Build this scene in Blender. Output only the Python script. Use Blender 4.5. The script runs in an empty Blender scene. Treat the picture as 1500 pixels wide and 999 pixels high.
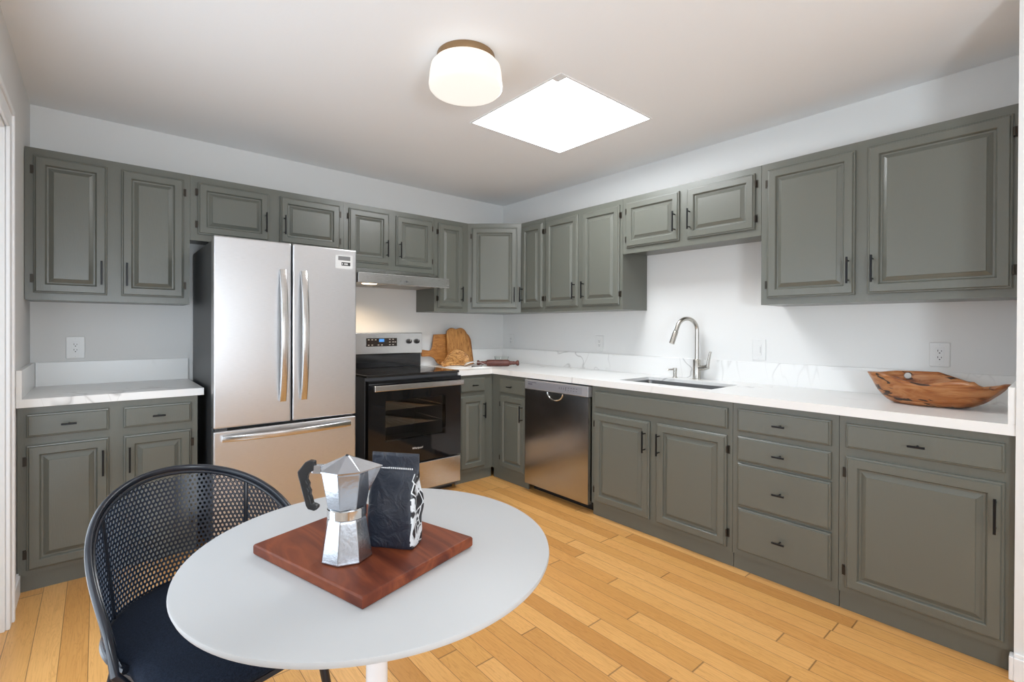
import bpy, bmesh, math, random
from mathutils import Vector, Matrix, noise
random.seed(7)
S = bpy.context.scene
COL = S.collection
R = math.radians

# ------------------------------------------------------------------ camera
cam = bpy.data.cameras.new('camera'); camo = bpy.data.objects.new('camera', cam); COL.objects.link(camo)
CAMP = Vector((-3.1584, -3.8314, 1.2565))
yaw, pitch, roll = -0.70848, -0.00441, 0.00435
fw = Vector((math.sin(-yaw), math.cos(yaw), 0)); rt = Vector((math.cos(yaw), -math.sin(-yaw), 0)); up = Vector((0, 0, 1))
f2 = fw*math.cos(pitch) + up*math.sin(pitch); u2 = up*math.cos(pitch) - fw*math.sin(pitch)
r3 = rt*math.cos(roll) + u2*math.sin(roll); u3 = u2*math.cos(roll) - rt*math.sin(roll)
M = Matrix((r3, u3, -f2)).transposed().to_4x4(); M.translation = CAMP
camo.matrix_world = M
cam.sensor_width = 36; cam.lens = 17.03; cam.shift_y = -0.01063; cam.clip_start = .02
S.camera = camo

# ------------------------------------------------------------------ light and exposure
S.view_settings.view_transform = 'Standard'; S.view_settings.look = 'None'
S.view_settings.gamma = 1; S.view_settings.use_curve_mapping = False
S.view_settings.exposure = 0.1
W = bpy.data.worlds.new('world'); S.world = W; W.use_nodes = True
W.node_tree.nodes['Background'].inputs[0].default_value = (.75, .85, 1, 1)
W.node_tree.nodes['Background'].inputs[1].default_value = 1.0
SKY_PANE = 16.5        # skylight diffuser
LAMP_GLOW = 0.80       # ceiling lamp shade
def area(name, loc, to, sx, sy, power, col):
    l = bpy.data.lights.new(name, 'AREA'); l.shape = 'RECTANGLE'; l.size = sx; l.size_y = sy
    l.energy = power; l.color = col
    o = bpy.data.objects.new(name, l); COL.objects.link(o); o.location = loc
    o.rotation_euler = (Vector(to)-Vector(loc)).to_track_quat('-Z', 'Y').to_euler()
area('added_ceiling_fill', (-3.0, -4.9, 1.2), (-1.75, -1.9, 2.85), .5, .4, 40, (.80, .91, 1))  # added fill behind the camera, aimed at the ceiling
S.cycles.diffuse_bounces = 10; S.cycles.max_bounces = 14
DOOR_DAY = 3.3        # daylight in the glazed door on the left wall
REAR_DAY = 1.35        # daylight in the two rear windows

# ------------------------------------------------------------------ material helpers
def newmat(name):
    m = bpy.data.materials.new(name); m.use_nodes = True
    return m, m.node_tree, m.node_tree.nodes['Principled BSDF']
def mat(name, col, rough=.5, metal=0., spec=.5, coat=0., emit=None, es=0, trans=0, ior=1.45, bump=0, bscale=200, bstretch=(1, 1, 1), var=0, vscale=5):
    m, nt, b = newmat(name)
    I = b.inputs
    I['Base Color'].default_value = (*col, 1); I['Roughness'].default_value = rough; I['Metallic'].default_value = metal
    I['Specular IOR Level'].default_value = spec; I['Coat Weight'].default_value = coat; I['Coat Roughness'].default_value = .1
    I['Transmission Weight'].default_value = trans; I['IOR'].default_value = ior
    if emit: I['Emission Color'].default_value = (*emit, 1); I['Emission Strength'].default_value = es
    if bump or var:
        tc = N(nt, 'ShaderNodeTexCoord'); mp = N(nt, 'ShaderNodeMapping'); mp.inputs['Scale'].default_value = bstretch
        nt.links.new(tc.outputs['Object'], mp.inputs[0])
    if bump:
        no = N(nt, 'ShaderNodeTexNoise'); no.inputs['Scale'].default_value = bscale; no.inputs['Detail'].default_value = 3
        bp = N(nt, 'ShaderNodeBump'); bp.inputs['Strength'].default_value = bump; bp.inputs['Distance'].default_value = .002
        nt.links.new(mp.outputs[0], no.inputs['Vector']); nt.links.new(no.outputs['Fac'], bp.inputs['Height']); nt.links.new(bp.outputs[0], I['Normal'])
    if var:
        no = N(nt, 'ShaderNodeTexNoise'); no.inputs['Scale'].default_value = vscale; no.inputs['Detail'].default_value = 4
        nt.links.new(mp.outputs[0], no.inputs['Vector'])
        r = ramp(nt, no.outputs['Fac'], [(.25, tuple(c*(1-var) for c in col)), (.75, tuple(min(1, c*(1+var)) for c in col))])
        nt.links.new(r, I['Base Color'])
    return m
def N(nt, t, **k):
    n = nt.nodes.new(t)
    for a, v in k.items(): setattr(n, a, v)
    return n
def ramp(nt, fac, stops):
    n = N(nt, 'ShaderNodeValToRGB'); e = n.color_ramp.elements
    while len(e) < len(stops): e.new(.5)
    for q, (p, c) in zip(e, stops): q.position = p; q.color = (*c, 1)
    nt.links.new(fac, n.inputs[0]); return n.outputs[0]
def math_(nt, op, a, b=None, c=None):
    n = N(nt, 'ShaderNodeMath', operation=op)
    for i, v in enumerate((a, b, c)):
        if v is None: continue
        if isinstance(v, (int, float)): n.inputs[i].default_value = v
        else: nt.links.new(v, n.inputs[i])
    return n.outputs[0]
def mix(nt, fac, a, b, mode='MIX'):
    n = N(nt, 'ShaderNodeMix', data_type='RGBA', blend_type=mode)
    for i, v in ((0, fac), (6, a), (7, b)):
        if isinstance(v, (int, float)): n.inputs[i].default_value = v
        elif isinstance(v, tuple): n.inputs[i].default_value = (*v, 1)
        else: nt.links.new(v, n.inputs[i])
    return n.outputs[2]
def objvec(nt, scale=(1, 1, 1), loc=(0, 0, 0), rot=(0, 0, 0)):
    tc = N(nt, 'ShaderNodeTexCoord'); mp = N(nt, 'ShaderNodeMapping')
    mp.inputs['Scale'].default_value = scale; mp.inputs['Location'].default_value = loc; mp.inputs['Rotation'].default_value = rot
    nt.links.new(tc.outputs['Object'], mp.inputs[0]); return mp.outputs[0]
def noise_(nt, vec, scale, detail=4, dist=0, rough=.5):
    n = N(nt, 'ShaderNodeTexNoise'); n.inputs['Scale'].default_value = scale; n.inputs['Detail'].default_value = detail
    n.inputs['Distortion'].default_value = dist; n.inputs['Roughness'].default_value = rough
    nt.links.new(vec, n.inputs['Vector']); return n.outputs['Fac']
def bump_(nt, b, h, strength, dist=.002):
    n = N(nt, 'ShaderNodeBump'); n.inputs['Strength'].default_value = strength; n.inputs['Distance'].default_value = dist
    nt.links.new(h, n.inputs['Height']); nt.links.new(n.outputs[0], b.inputs['Normal'])

# ------------------------------------------------------------------ materials
PAINT = mat('cabinet_paint', (.122, .126, .106), .29, spec=.65, bump=.25, bscale=60, bstretch=(6, 6, .6))
WALLM = mat('wall_paint', (.74, .74, .73), .7, spec=.3, bump=.15, bscale=90)
CEILM = mat('ceiling_paint', (.865, .87, .875), .75, spec=.3, bump=.2, bscale=60)
TRIM = mat('trim_paint', (.82, .83, .84), .35)
BLACK = mat('black_metal', (.012, .012, .013), .35, metal=.6)
BLKPL = mat('black_plastic', (.012, .012, .013), .4)
GLOSSBLK = mat('black_glass', (.006, .006, .007), .06, spec=.6)
DKGREY = mat('dark_grey_enamel', (.045, .047, .05), .4)
CHROME = mat('chrome', (.75, .75, .74), .12, metal=1)
NICKEL = mat('brushed_nickel', (.52, .50, .46), .25, metal=1)
WHITEPL = mat('white_plastic', (.72, .72, .71), .3)
SLOT = mat('socket_slot', (.03, .03, .03), .6)
BRASS = mat('aged_brass_hinge', (.045, .038, .03), .4, metal=.7)
def steel(name, col, rough, direction):
    m, nt, b = newmat(name); b.inputs['Metallic'].default_value = 1
    v = objvec(nt, direction); f = noise_(nt, v, 30, 5)
    c = ramp(nt, f, [(.3, tuple(x*.94 for x in col)), (.7, tuple(x*1.05 for x in col))]); nt.links.new(c, b.inputs['Base Color'])
    r = ramp(nt, f, [(.3, (rough*.85,)*3), (.7, (rough*1.15,)*3)]); nt.links.new(r, b.inputs['Roughness'])
    bump_(nt, b, f, .05, .001); return m
STEEL_V = steel('brushed_steel_fridge', (.60, .60, .61), .32, (1, 1, 40))
STEEL = steel('brushed_steel', (.60, .59, .58), .24, (1, 1, 40))
STEEL_DW = steel('brushed_steel_dishwasher', (.46, .45, .44), .2, (1, 60, 1))
STEEL_LT = mat('pale_steel_strip', (.50, .50, .52), .35, metal=.7)
ALU = mat('cast_aluminium', (.48, .50, .54), .2, metal=1, bump=.12, bscale=120)
def quartz():
    m, nt, b = newmat('white_quartz'); v = objvec(nt)
    w = noise_(nt, v, 1.5, 3, .7); a = math_(nt, 'ABSOLUTE', math_(nt, 'SUBTRACT', w, .5))
    vein = ramp(nt, a, [(0, (.8, .8, .8)), (.004, (.45, .45, .45)), (.012, (0, 0, 0))])
    mk = ramp(nt, noise_(nt, v, 1.3, 2), [(.5, (0, 0, 0)), (.62, (1, 1, 1))])
    w2 = noise_(nt, objvec(nt, (1, 1, .35), (4, 3, 1)), 2.6, 3, .8); a2 = math_(nt, 'ABSOLUTE', math_(nt, 'SUBTRACT', w2, .5))
    vein2 = ramp(nt, a2, [(0, (.3, .3, .3)), (.005, (0, 0, 0))])
    f = math_(nt, 'MINIMUM', math_(nt, 'ADD', math_(nt, 'MULTIPLY', vein, mk), math_(nt, 'MULTIPLY', vein2, mk)), 1)
    nt.links.new(mix(nt, f, (.80, .80, .79), (.36, .35, .34)), b.inputs['Base Color']); b.inputs['Roughness'].default_value = .28
    return m
QUARTZ = quartz()
def floorm():
    m, nt, b = newmat('oak_floorboards')
    tc = N(nt, 'ShaderNodeTexCoord'); sp = N(nt, 'ShaderNodeSeparateXYZ'); nt.links.new(tc.outputs['Object'], sp.inputs[0])
    x, y = sp.outputs[0], sp.outputs[1]
    px = math_(nt, 'DIVIDE', math_(nt, 'ADD', x, 3.351+8.4), .084)
    row = math_(nt, 'FLOOR', px); fx = math_(nt, 'SUBTRACT', px, row)
    wn = N(nt, 'ShaderNodeTexWhiteNoise', noise_dimensions='1D'); nt.links.new(row, wn.inputs['W'])
    py = math_(nt, 'ADD', math_(nt, 'DIVIDE', y, 1.15), math_(nt, 'MULTIPLY', wn.outputs['Value'], 7))
    seg = math_(nt, 'FLOOR', py); fy = math_(nt, 'SUBTRACT', py, seg)
    cb = N(nt, 'ShaderNodeCombineXYZ'); nt.links.new(row, cb.inputs[0]); nt.links.new(seg, cb.inputs[1])
    w2 = N(nt, 'ShaderNodeTexWhiteNoise', noise_dimensions='3D'); nt.links.new(cb.outputs[0], w2.inputs['Vector'])
    idv = w2.outputs['Value']
    base = ramp(nt, idv, [(0, (.56, .265, .072)), (.3, (.70, .37, .115)), (.65, (.78, .43, .15)), (1, (.64, .315, .09))])
    # grain, shifted for each board
    va = N(nt, 'ShaderNodeVectorMath', operation='MULTIPLY_ADD'); nt.links.new(cb.outputs[0], va.inputs[0])
    va.inputs[1].default_value = (3.17, 5.31, 0); nt.links.new(tc.outputs['Object'], va.inputs[2])
    mp = N(nt, 'ShaderNodeMapping'); mp.inputs['Scale'].default_value = (14, 1.1, 1); nt.links.new(va.outputs[0], mp.inputs[0])
    g1 = noise_(nt, mp.outputs[0], 2.2, 5, 1.2)
    mp2 = N(nt, 'ShaderNodeMapping'); mp2.inputs['Scale'].default_value = (90, 3, 1); nt.links.new(va.outputs[0], mp2.inputs[0])
    g2 = noise_(nt, mp2.outputs[0], 2, 3)
    rings = math_(nt, 'FRACT', math_(nt, 'MULTIPLY', g1, 9))
    rr = ramp(nt, rings, [(0, (.80, .74, .66)), (.25, (1, 1, 1)), (.8, (1.0, 1.0, 1.0)), (1, (.86, .82, .76))])
    c = mix(nt, .75, base, rr, 'MULTIPLY')
    c = mix(nt, .6, c, ramp(nt, g2, [(.3, (.86, .82, .78)), (.6, (1, 1, 1))]), 'MULTIPLY')
    ex = math_(nt, 'MINIMUM', fx, math_(nt, 'SUBTRACT', 1, fx)); ey = math_(nt, 'MINIMUM', fy, math_(nt, 'SUBTRACT', 1, fy))
    gx = ramp(nt, ex, [(.006, (1, 1, 1)), (.018, (0, 0, 0))]); gy = ramp(nt, ey, [(.0006, (1, 1, 1)), (.0016, (0, 0, 0))])
    gap = math_(nt, 'MAXIMUM', gx, gy)
    c = mix(nt, math_(nt, 'MULTIPLY', gap, .8), c, (.09, .04, .015))
    nt.links.new(c, b.inputs['Base Color']); b.inputs['Roughness'].default_value = .3; b.inputs['Specular IOR Level'].default_value = .45
    bump_(nt, b, math_(nt, 'SUBTRACT', 1, gap), .3, .001); return m
FLOORM = floorm()
def wood(name, stops, scale=(1, 1, 12), sc=3, rough=.4, dist=1.5, rings=6, loc=(0, 0, 0), rot=(0, 0, 0)):
    m, nt, b = newmat(name); v = objvec(nt, scale, loc, rot); g = noise_(nt, v, sc, 5, dist)
    f = math_(nt, 'FRACT', math_(nt, 'MULTIPLY', g, rings)); f = math_(nt, 'ADD', math_(nt, 'MULTIPLY', f, .35), math_(nt, 'MULTIPLY', g, .65))
    nt.links.new(ramp(nt, f, stops), b.inputs['Base Color']); b.inputs['Roughness'].default_value = rough
    bump_(nt, b, g, .1); return m
DARKWOOD = wood('dark_red_walnut', [(.2, (.06, .012, .007)), (.45, (.14, .032, .014)), (.62, (.21, .053, .020)), (.85, (.09, .020, .010))], (6, 1.2, 6), 2.2, .5, 1.0, 3, rot=(0, 0, R(-17)))
DARKWOOD.node_tree.nodes['Principled BSDF'].inputs['Specular IOR Level'].default_value = .25
PALEW = wood('golden_acacia', [(.3, (.22, .085, .018)), (.5, (.44, .20, .055)), (.72, (.50, .24, .07))], (9, 4, 1.2), 3, .45)
PALEW2 = wood('golden_teak_sideways', [(.3, (.25, .09, .02)), (.5, (.40, .165, .04)), (.72, (.48, .22, .06))], (1.2, 4, 9), 3, .45)
OLIVEW = wood('olive_wood', [(.3, (.22, .08, .02)), (.45, (.50, .24, .075)), (.7, (.66, .37, .14))], (2, 3, 6), 4, .4, 2.5, 5)
PINW = wood('carved_rosewood', [(.2, (.035, .012, .008)), (.5, (.12, .035, .025)), (.8, (.20, .07, .05))], (4, 4, 4), 14, .5)
def rootm():
    m, nt, b = newmat('polished_teak_root'); v = objvec(nt, (2, 1.0, 5)); g = noise_(nt, v, 5, 6, 1.8)
    c = ramp(nt, g, [(.25, (.07, .02, .006)), (.40, (.28, .085, .018)), (.55, (.40, .165, .055)), (.75, (.45, .22, .10))])
    g2 = noise_(nt, objvec(nt, (2.4, 1.1, 4.5), (3, 1, 0)), 5.5, 5, 1.5)
    cr = ramp(nt, g2, [(.385, (1, 1, 1)), (.42, (0, 0, 0))])
    nt.links.new(mix(nt, cr, c, (.025, .010, .005)), b.inputs['Base Color']); b.inputs['Roughness'].default_value = .3
    bump_(nt, b, g2, .5, .01); return m
ROOTW = rootm()
FABRIC = mat('navy_black_seat_fabric', (.010, .014, .024), .95, spec=.15, bump=.8, bscale=420, var=.5, vscale=260)
CANE = mat('black_lacquered_cane', (.012, .018, .032), .38, spec=.6)
FRAMEM = mat('black_lacquered_frame', (.010, .012, .018), .28, spec=.6)
TABLEM = mat('white_laminate', (.47, .47, .47), .45, spec=.3)
TABLEG = mat('white_enamel_pedestal', (.80, .80, .82), .25)
GLASS = mat('clear_glass', (.95, .98, .97), .03, trans=1, ior=1.3)
PAPER = mat('white_paper', (.82, .81, .80), .7)
def bagm():
    m, nt, b = newmat('crinkled_black_foil'); v = objvec(nt); g = noise_(nt, v, 26, 5, 1.5)
    b.inputs['Base Color'].default_value = (.012, .016, .027, 1); b.inputs['Roughness'].default_value = .44
    b.inputs['Specular IOR Level'].default_value = .7
    bump_(nt, b, g, 1.0, .006); return m
BAGM = bagm()
def gussetm():
    m, nt, b = newmat('black_white_marbled_gusset'); v = objvec(nt, (1, 1, .8))
    g = noise_(nt, v, 22, 4, 1.2)
    vo = N(nt, 'ShaderNodeTexVoronoi', feature='DISTANCE_TO_EDGE'); vo.inputs['Scale'].default_value = 42; nt.links.new(v, vo.inputs['Vector'])
    lines = ramp(nt, vo.outputs['Distance'], [(.03, (1, 1, 1)), (.06, (0, 0, 0))])
    blot = ramp(nt, g, [(.54, (0, 0, 0)), (.57, (1, 1, 1))])
    nt.links.new(mix(nt, math_(nt, 'MAXIMUM', lines, blot), (.012, .012, .015), (.62, .63, .64)), b.inputs['Base Color']); b.inputs['Roughness'].default_value = .4
    return m
GUSSET = gussetm()

# ------------------------------------------------------------------ geometry helpers
ORG = {}
class MB:
    def __init__(s): s.bm = bmesh.new()
    def v(s, p): return s.bm.verts.new(p)
    def face(s, vs, mi=0):
        try: f = s.bm.faces.new(vs); f.material_index = mi; return f
        except ValueError: return None
    def box(s, x0, x1, y0, y1, z0, z1, F=None):
        F = F or (lambda a, b, c: Vector((a, b, c)))
        v = [s.v(F(x, y, z)) for z in (z0, z1) for y in (y0, y1) for x in (x0, x1)]
        for q in ((0, 1, 3, 2), (4, 6, 7, 5), (0, 4, 5, 1), (2, 3, 7, 6), (0, 2, 6, 4), (1, 5, 7, 3)): s.face([v[i] for i in q])
        return s
    def rings(s, rings, closed=True, cap=(True, True), mi=0):
        V = [[s.v(p) for p in r] for r in rings]; n = len(V[0])
        for a, b in zip(V, V[1:]):
            for i in range(n if closed else n-1): s.face([a[i], a[(i+1) % n], b[(i+1) % n], b[i]], mi)
        if closed and cap[0]: s.face(V[0][::-1], mi)
        if closed and cap[1]: s.face(V[-1], mi)
        return s
    def prism(s, pts, d0, d1, F):          # outline pts (a,c) extruded along b
        return s.rings([[F(a, d0, c) for a, c in pts], [F(a, d1, c) for a, c in pts]])
    def sweep(s, path, sec, side=None, cap=True):
        path = [Vector(p) for p in path]; rs = []; pv = None
        for i, p in enumerate(path):
            t = (path[min(i+1, len(path)-1)] - path[max(i-1, 0)]).normalized()
            if side is not None: a = Vector(side); a = (a - t*a.dot(t)).normalized()
            else:
                if pv is None: pv = Vector((0, 0, 1)) if abs(t.z) < .9 else Vector((1, 0, 0))
                a = (pv - t*pv.dot(t)).normalized(); pv = a
            b = t.cross(a)
            q = sec(i/(len(path)-1)) if callable(sec) else sec
            rs.append([p + a*x + b*y for x, y in q])
        return s.rings(rs, cap=(cap, cap))
    def tube(s, path, r, n=12, side=None):
        rr = r if callable(r) else (lambda t: r)
        return s.sweep(path, lambda t: [(rr(t)*math.cos(2*math.pi*k/n), rr(t)*math.sin(2*math.pi*k/n)) for k in range(n)], side)
    def lathe(s, prof, c=(0, 0, 0), n=40, axis='Z', phase=0, cap=(True, True)):
        c = Vector(c); rs = []
        for r, h in prof:
            r = max(r, 1e-5); ring = []
            for k in range(n):
                t = 2*math.pi*k/n + phase; a, b = r*math.cos(t), r*math.sin(t)
                ring.append(c + (Vector((a, b, h)) if axis == 'Z' else Vector((h, a, b)) if axis == 'X' else Vector((b, h, a))))
            rs.append(ring)
        return s.rings(rs, cap=cap)
    def build(s, name, m, parent=None, bevel=0, smooth=False, local=False, solid=0, seg=2):
        bmesh.ops.recalc_face_normals(s.bm, faces=s.bm.faces)
        me = bpy.data.meshes.new(name); s.bm.to_mesh(me); s.bm.free()
        for q in (m if isinstance(m, (list, tuple)) else [m]): me.materials.append(q)
        o = bpy.data.objects.new(name, me); COL.objects.link(o)
        org = ORG.get(parent, Vector((0, 0, 0))) if parent else Vector((0, 0, 0))
        if parent: o.parent = parent
        if not local and org.length: me.transform(Matrix.Translation(-org))
        ORG[o] = org
        if smooth:
            me.polygons.foreach_set('use_smooth', [True]*len(me.polygons))
            if smooth != 'all':
                md = o.modifiers.new('n', 'EDGE_SPLIT'); md.split_angle = R(35)
        if solid: md = o.modifiers.new('s', 'SOLIDIFY'); md.thickness = solid; md.offset = 0
        if bevel:
            md = o.modifiers.new('b', 'BEVEL'); md.width = bevel; md.segments = seg; md.limit_method = 'ANGLE'; md.angle_limit = R(40)
        return o
def rrect(w, h, r, n=4):          # rounded rectangle outline centred on 0
    pts = []
    for cx, cy, a0 in ((w/2-r, h/2-r, 0), (-w/2+r, h/2-r, 90), (-w/2+r, -h/2+r, 180), (w/2-r, -h/2+r, 270)):
        for k in range(n+1):
            a = R(a0 + 90*k/n); pts.append((cx + r*math.cos(a), cy + r*math.sin(a)))
    return pts
def cut(o, cutter):
    md = o.modifiers.new('c', 'BOOLEAN'); md.object = cutter; md.operation = 'DIFFERENCE'; md.solver = 'EXACT'
    dg = bpy.context.evaluated_depsgraph_get(); dg.update()
    me = bpy.data.meshes.new_from_object(o.evaluated_get(dg)); old = o.data
    o.modifiers.clear(); o.data = me; bpy.data.objects.remove(cutter)
def thing(name, label, cat, loc=(0, 0, 0), rz=0, group=None):
    o = bpy.data.objects.new(name, None); COL.objects.link(o); o.location = loc; o.rotation_euler = (0, 0, rz)
    o.empty_display_size = .05; ORG[o] = Vector(loc); o['label'] = label; o['category'] = cat
    if group: o['group'] = group
    return o
def tag(o, label, cat, group=None):
    o['label'] = label; o['category'] = cat
    if group: o['group'] = group
    return o
def rebase(o, loc):               # move a world-built single mesh's origin to loc
    o.data.transform(Matrix.Translation(-Vector(loc))); o.location = loc; return o
def struct(o, label, cat):
    o['kind'] = 'structure'; o['label'] = label; o['category'] = cat; return o
def frame(O, u, n):               # local (a along wall, b out of wall, c up) -> world
    O, u, n = Vector(O), Vector(u).normalized(), Vector(n).normalized()
    return lambda a, b, c: O + u*a + n*b + Vector((0, 0, c))

# ------------------------------------------------------------------ room shell
XL, H, RY = -3.444, 2.50, -6.9
XS, YS = -.655, -3.69             # face of the end wall beside the counter
T = .12
struct(MB().box(XL-1.2, 1.3, RY-.1, T, -.1, 0).build('floor', FLOORM), 'honey oak strip floorboards running towards the sink wall corner', 'floor')
SKX0, SKX1, SKY0, SKY1 = -1.445, -.665, -2.19, -1.43
b = MB(); b.box(XL-T, SKX0, RY-.1, T, H, H+.1); b.box(SKX1, T, RY-.1, T, H, H+.1)
b.box(SKX0, SKX1, RY-.1, SKY0, H, H+.1); b.box(SKX0, SKX1, SKY1, T, H, H+.1)
struct(b.build('ceiling', CEILM), 'flat pale grey ceiling around the square skylight', 'ceiling')
struct(MB().box(XL-T, T, 0, T, 0, H).build('wall_back', WALLM), 'pale wall behind the fridge and range', 'wall')
struct(MB().box(0, T, YS-.1, 0, 0, H).build('wall_right', WALLM), 'pale wall behind the long sink counter', 'wall')
struct(MB().box(XS, T, RY-.1, YS, 0, H).build('wall_end', WALLM), 'pale end wall closing off the sink counter', 'wall')
DY0, DY1, DZ = -2.85, -.965, 2.08
b = MB(); b.box(XL-T, XL, DY1, 0, 0, H); b.box(XL-T, XL, DY0, DY1, DZ, H); b.box(XL-T, XL, RY-.1, DY0, 0, H)
struct(b.build('wall_left', WALLM), 'pale left wall with a white cased doorway', 'wall')
b = MB(); b.box(XL, XS, RY-.1, RY, 0, .25); b.box(XL, XS, RY-.1, RY, 2.25, H)
for x0, x1 in ((XL, -3.25), (-2.2, -1.95), (-.9, XS)): b.box(x0, x1, RY-.1, RY, .25, 2.25)
struct(b.build('wall_rear', WALLM), 'pale wall with two windows facing the kitchen', 'wall')
for i, (x0, x1) in enumerate(((-3.25, -2.2), (-1.95, -.9))):
    b = MB()
    for a in (x0, (x0+x1)/2-.02, x1-.04): b.box(a, a+.04, RY-.07, RY+.01, .25, 2.25)
    for c in (.25, 1.23, 2.21): b.box(x0, x1, RY-.06, RY, c, c+.04)
    struct(b.build('window_%d' % (i+1), TRIM), 'white framed rear window', 'window')
DAYR = mat('rear_window_daylight', (.8, .8, .8), .5, emit=(.88, .94, 1), es=REAR_DAY)
for x0, x1 in ((-3.25, -2.2), (-1.95, -.9)):
    w_ = MB().box(x0, x1, RY-.045, RY-.035, .25, 2.25).build('window_%d_pane' % (1 if x0 < -3 else 2), DAYR); struct(w_, 'bright daylit rear window pane', 'window')
# doorway casing, jamb and the white door in it
b = MB()
for y0, y1, z0, z1 in ((DY1-.005, DY1+.08, 0, DZ+.085), (DY0-.08, DY0+.005, 0, DZ+.085), (DY0, DY1, DZ-.005, DZ+.085)):
    b.box(XL, XL+.014, y0, y1, z0, z1)
b.box(XL, XL+.022, DY1+.055, DY1+.08, 0, DZ+.085); b.box(XL, XL+.022, DY0-.08, DY1+.08, DZ+.06, DZ+.085)
b.box(XL-T, XL, DY1-.015, DY1, 0, DZ); b.box(XL-T, XL, DY0, DY0+.015, 0, DZ); b.box(XL-T, XL, DY0, DY1, DZ-.015, DZ)
struct(b.build('trim_1', TRIM, bevel=.004), 'white moulded doorway casing on the left wall', 'door casing')
def panel_rings(b, F, w, z0, z1, prof, base=0):
    rs = []
    for ins, d in prof:
        rs.append([F(ins, d+base, z0+ins), F(w-ins, d+base, z0+ins), F(w-ins, d+base, z1-ins), F(ins, d+base, z1-ins)])
    return b.rings(rs)
DAYD = mat('door_daylight', (.8, .8, .8), .3, emit=(.74, .87, 1), es=DOOR_DAY)
wd = (DY1-.215-DY0-.015)/2; b = MB(); g = MB()
for k in range(2):
    y0 = DY0+.015+k*wd; y1 = y0+wd
    b.box(XL-.09, XL-.05, y0, y0+.09, .01, DZ-.018); b.box(XL-.09, XL-.05, y1-.09, y1, .01, DZ-.018)
    b.box(XL-.09, XL-.05, y0+.09, y1-.09, .01, .20); b.box(XL-.09, XL-.05, y0+.09, y1-.09, DZ-.13, DZ-.018)
    g.box(XL-.075, XL-.065, y0+.09, y1-.09, .20, DZ-.13)
b.box(XL-.09, XL-.05, DY1-.215, DY1-.015, .01, DZ-.018)  # extra blank panel, added to hold the glass glow back from the jamb
d_ = struct(b.build('door_1', TRIM, bevel=.003), 'white framed pair of glazed doors in the left wall', 'door')
g.build('glass', DAYD, d_)
b = MB(); b.box(XL, XL+.014, DY1+.08, -.62, 0, .09); b.box(XL, XL+.009, DY1+.08, -.62, .09, .10)
struct(b.build('baseboard_left', TRIM, bevel=.003), 'short white baseboard between doorway and left cabinet', 'baseboard')
b = MB(); b.box(XS-.014, XS, RY, YS+.0, 0, .085); b.box(XS-.009, XS, RY, YS+.0, .085, .10)
b.box(XS-.014, XS+.03, YS, YS+.012, 0, .085)
struct(b.build('baseboard_end', TRIM, bevel=.003), 'white baseboard at the foot of the end wall', 'baseboard')

# ------------------------------------------------------------------ skylight
sk = thing('skylight', 'bright square skylight let into the ceiling', 'skylight', (-1.055, -1.81, H))
b = MB()
for x0, x1, y0, y1 in ((SKX0-.0, SKX0+.012, SKY0, SKY1), (SKX1-.012, SKX1, SKY0, SKY1), (SKX0+.012, SKX1-.012, SKY0, SKY0+.012), (SKX0+.012, SKX1-.012, SKY1-.012, SKY1)):
    b.box(x0, x1, y0, y1, H-.004, H+.12)
b.build('shaft', TRIM, sk)
SKYP = mat('skylight_diffuser', (.9, .9, .9), .5, emit=(.93, .97, 1), es=SKY_PANE)
MB().box(SKX0+.012, SKX1-.012, SKY0+.012, SKY1-.012, H+.035, H+.045).build('pane', SKYP, sk)
o = MB().box(SKX0+.012, SKX0+.065, SKY0+.012, SKY0+.085, H+.004, H+.034).build('latch', mat('skylight_latch', (.75, .75, .75), .4), sk, bevel=.004); o['label'] = 'small white latch box in one corner'

# ------------------------------------------------------------------ ceiling lamp
LX, LY = -1.874, -2.0
lp = thing('ceiling_lamp', 'round frosted white drum ceiling lamp with a thin bronze collar', 'ceiling light', (LX, LY, H))
MB().lathe([(.132, H), (.134, H-.012), (.128, H-.03), (.11, H-.034)], (LX, LY, 0), 56).build('collar', mat('bronze_collar', (.30, .19, .10), .4, metal=.6), lp, smooth=True)
prof = [(.100, H-.028), (.125, H-.030), (.145, H-.038), (.157, H-.052), (.162, H-.075), (.168, H-.135), (.166, H-.147), (.158, H-.156), (.14, H-.160), (.07, H-.163), (.001, H-.164)]
m, nt, bb = newmat('frosted_opal_glass'); bb.inputs['Base Color'].default_value = (.25, .245, .24, 1); bb.inputs['Roughness'].default_value = .35
bb.inputs['Emission Color'].default_value = (1, .93, .84, 1); bb.inputs['Emission Strength'].default_value = LAMP_GLOW
MB().lathe(prof, (LX, LY, 0), 64).build('glass_shade', m, lp, smooth='all')


# ------------------------------------------------------------------ cabinet parts
DOORP = [(0, 0), (0, .010), (.003, .013), (.007, .0135), (.011, .020), (.044, .020), (.047, .017), (.051, .0085), (.058, .008), (.076, .0175), (.0775, .0200)]
DRAWP = [(0, 0), (0, .010), (.003, .013), (.007, .0135), (.010, .019)]
def pull(F, a, c, horiz, L, parent):
    b = MB(); r = .0042
    if horiz:
        b.box(a-L/2, a+L/2, .030, .038, c-r, c+r, F); ps = [(a, c)] if L < .08 else [(a-L*.37, c), (a+L*.37, c)]
    else:
        b.box(a-r, a+r, .030, .038, c-L/2, c+L/2, F); ps = [(a, c-L*.37), (a, c+L*.37)]
    for pa, pc in ps:
        rs = [[F(pa+.0038*math.cos(k*R(45)), d, pc+.0038*math.sin(k*R(45))) for k in range(8)] for d in (0, .031)]
        b.rings(rs)
    o = b.build('handle', BLACK, parent, bevel=.001, seg=1); o['label'] = 'black bar pull'
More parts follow.
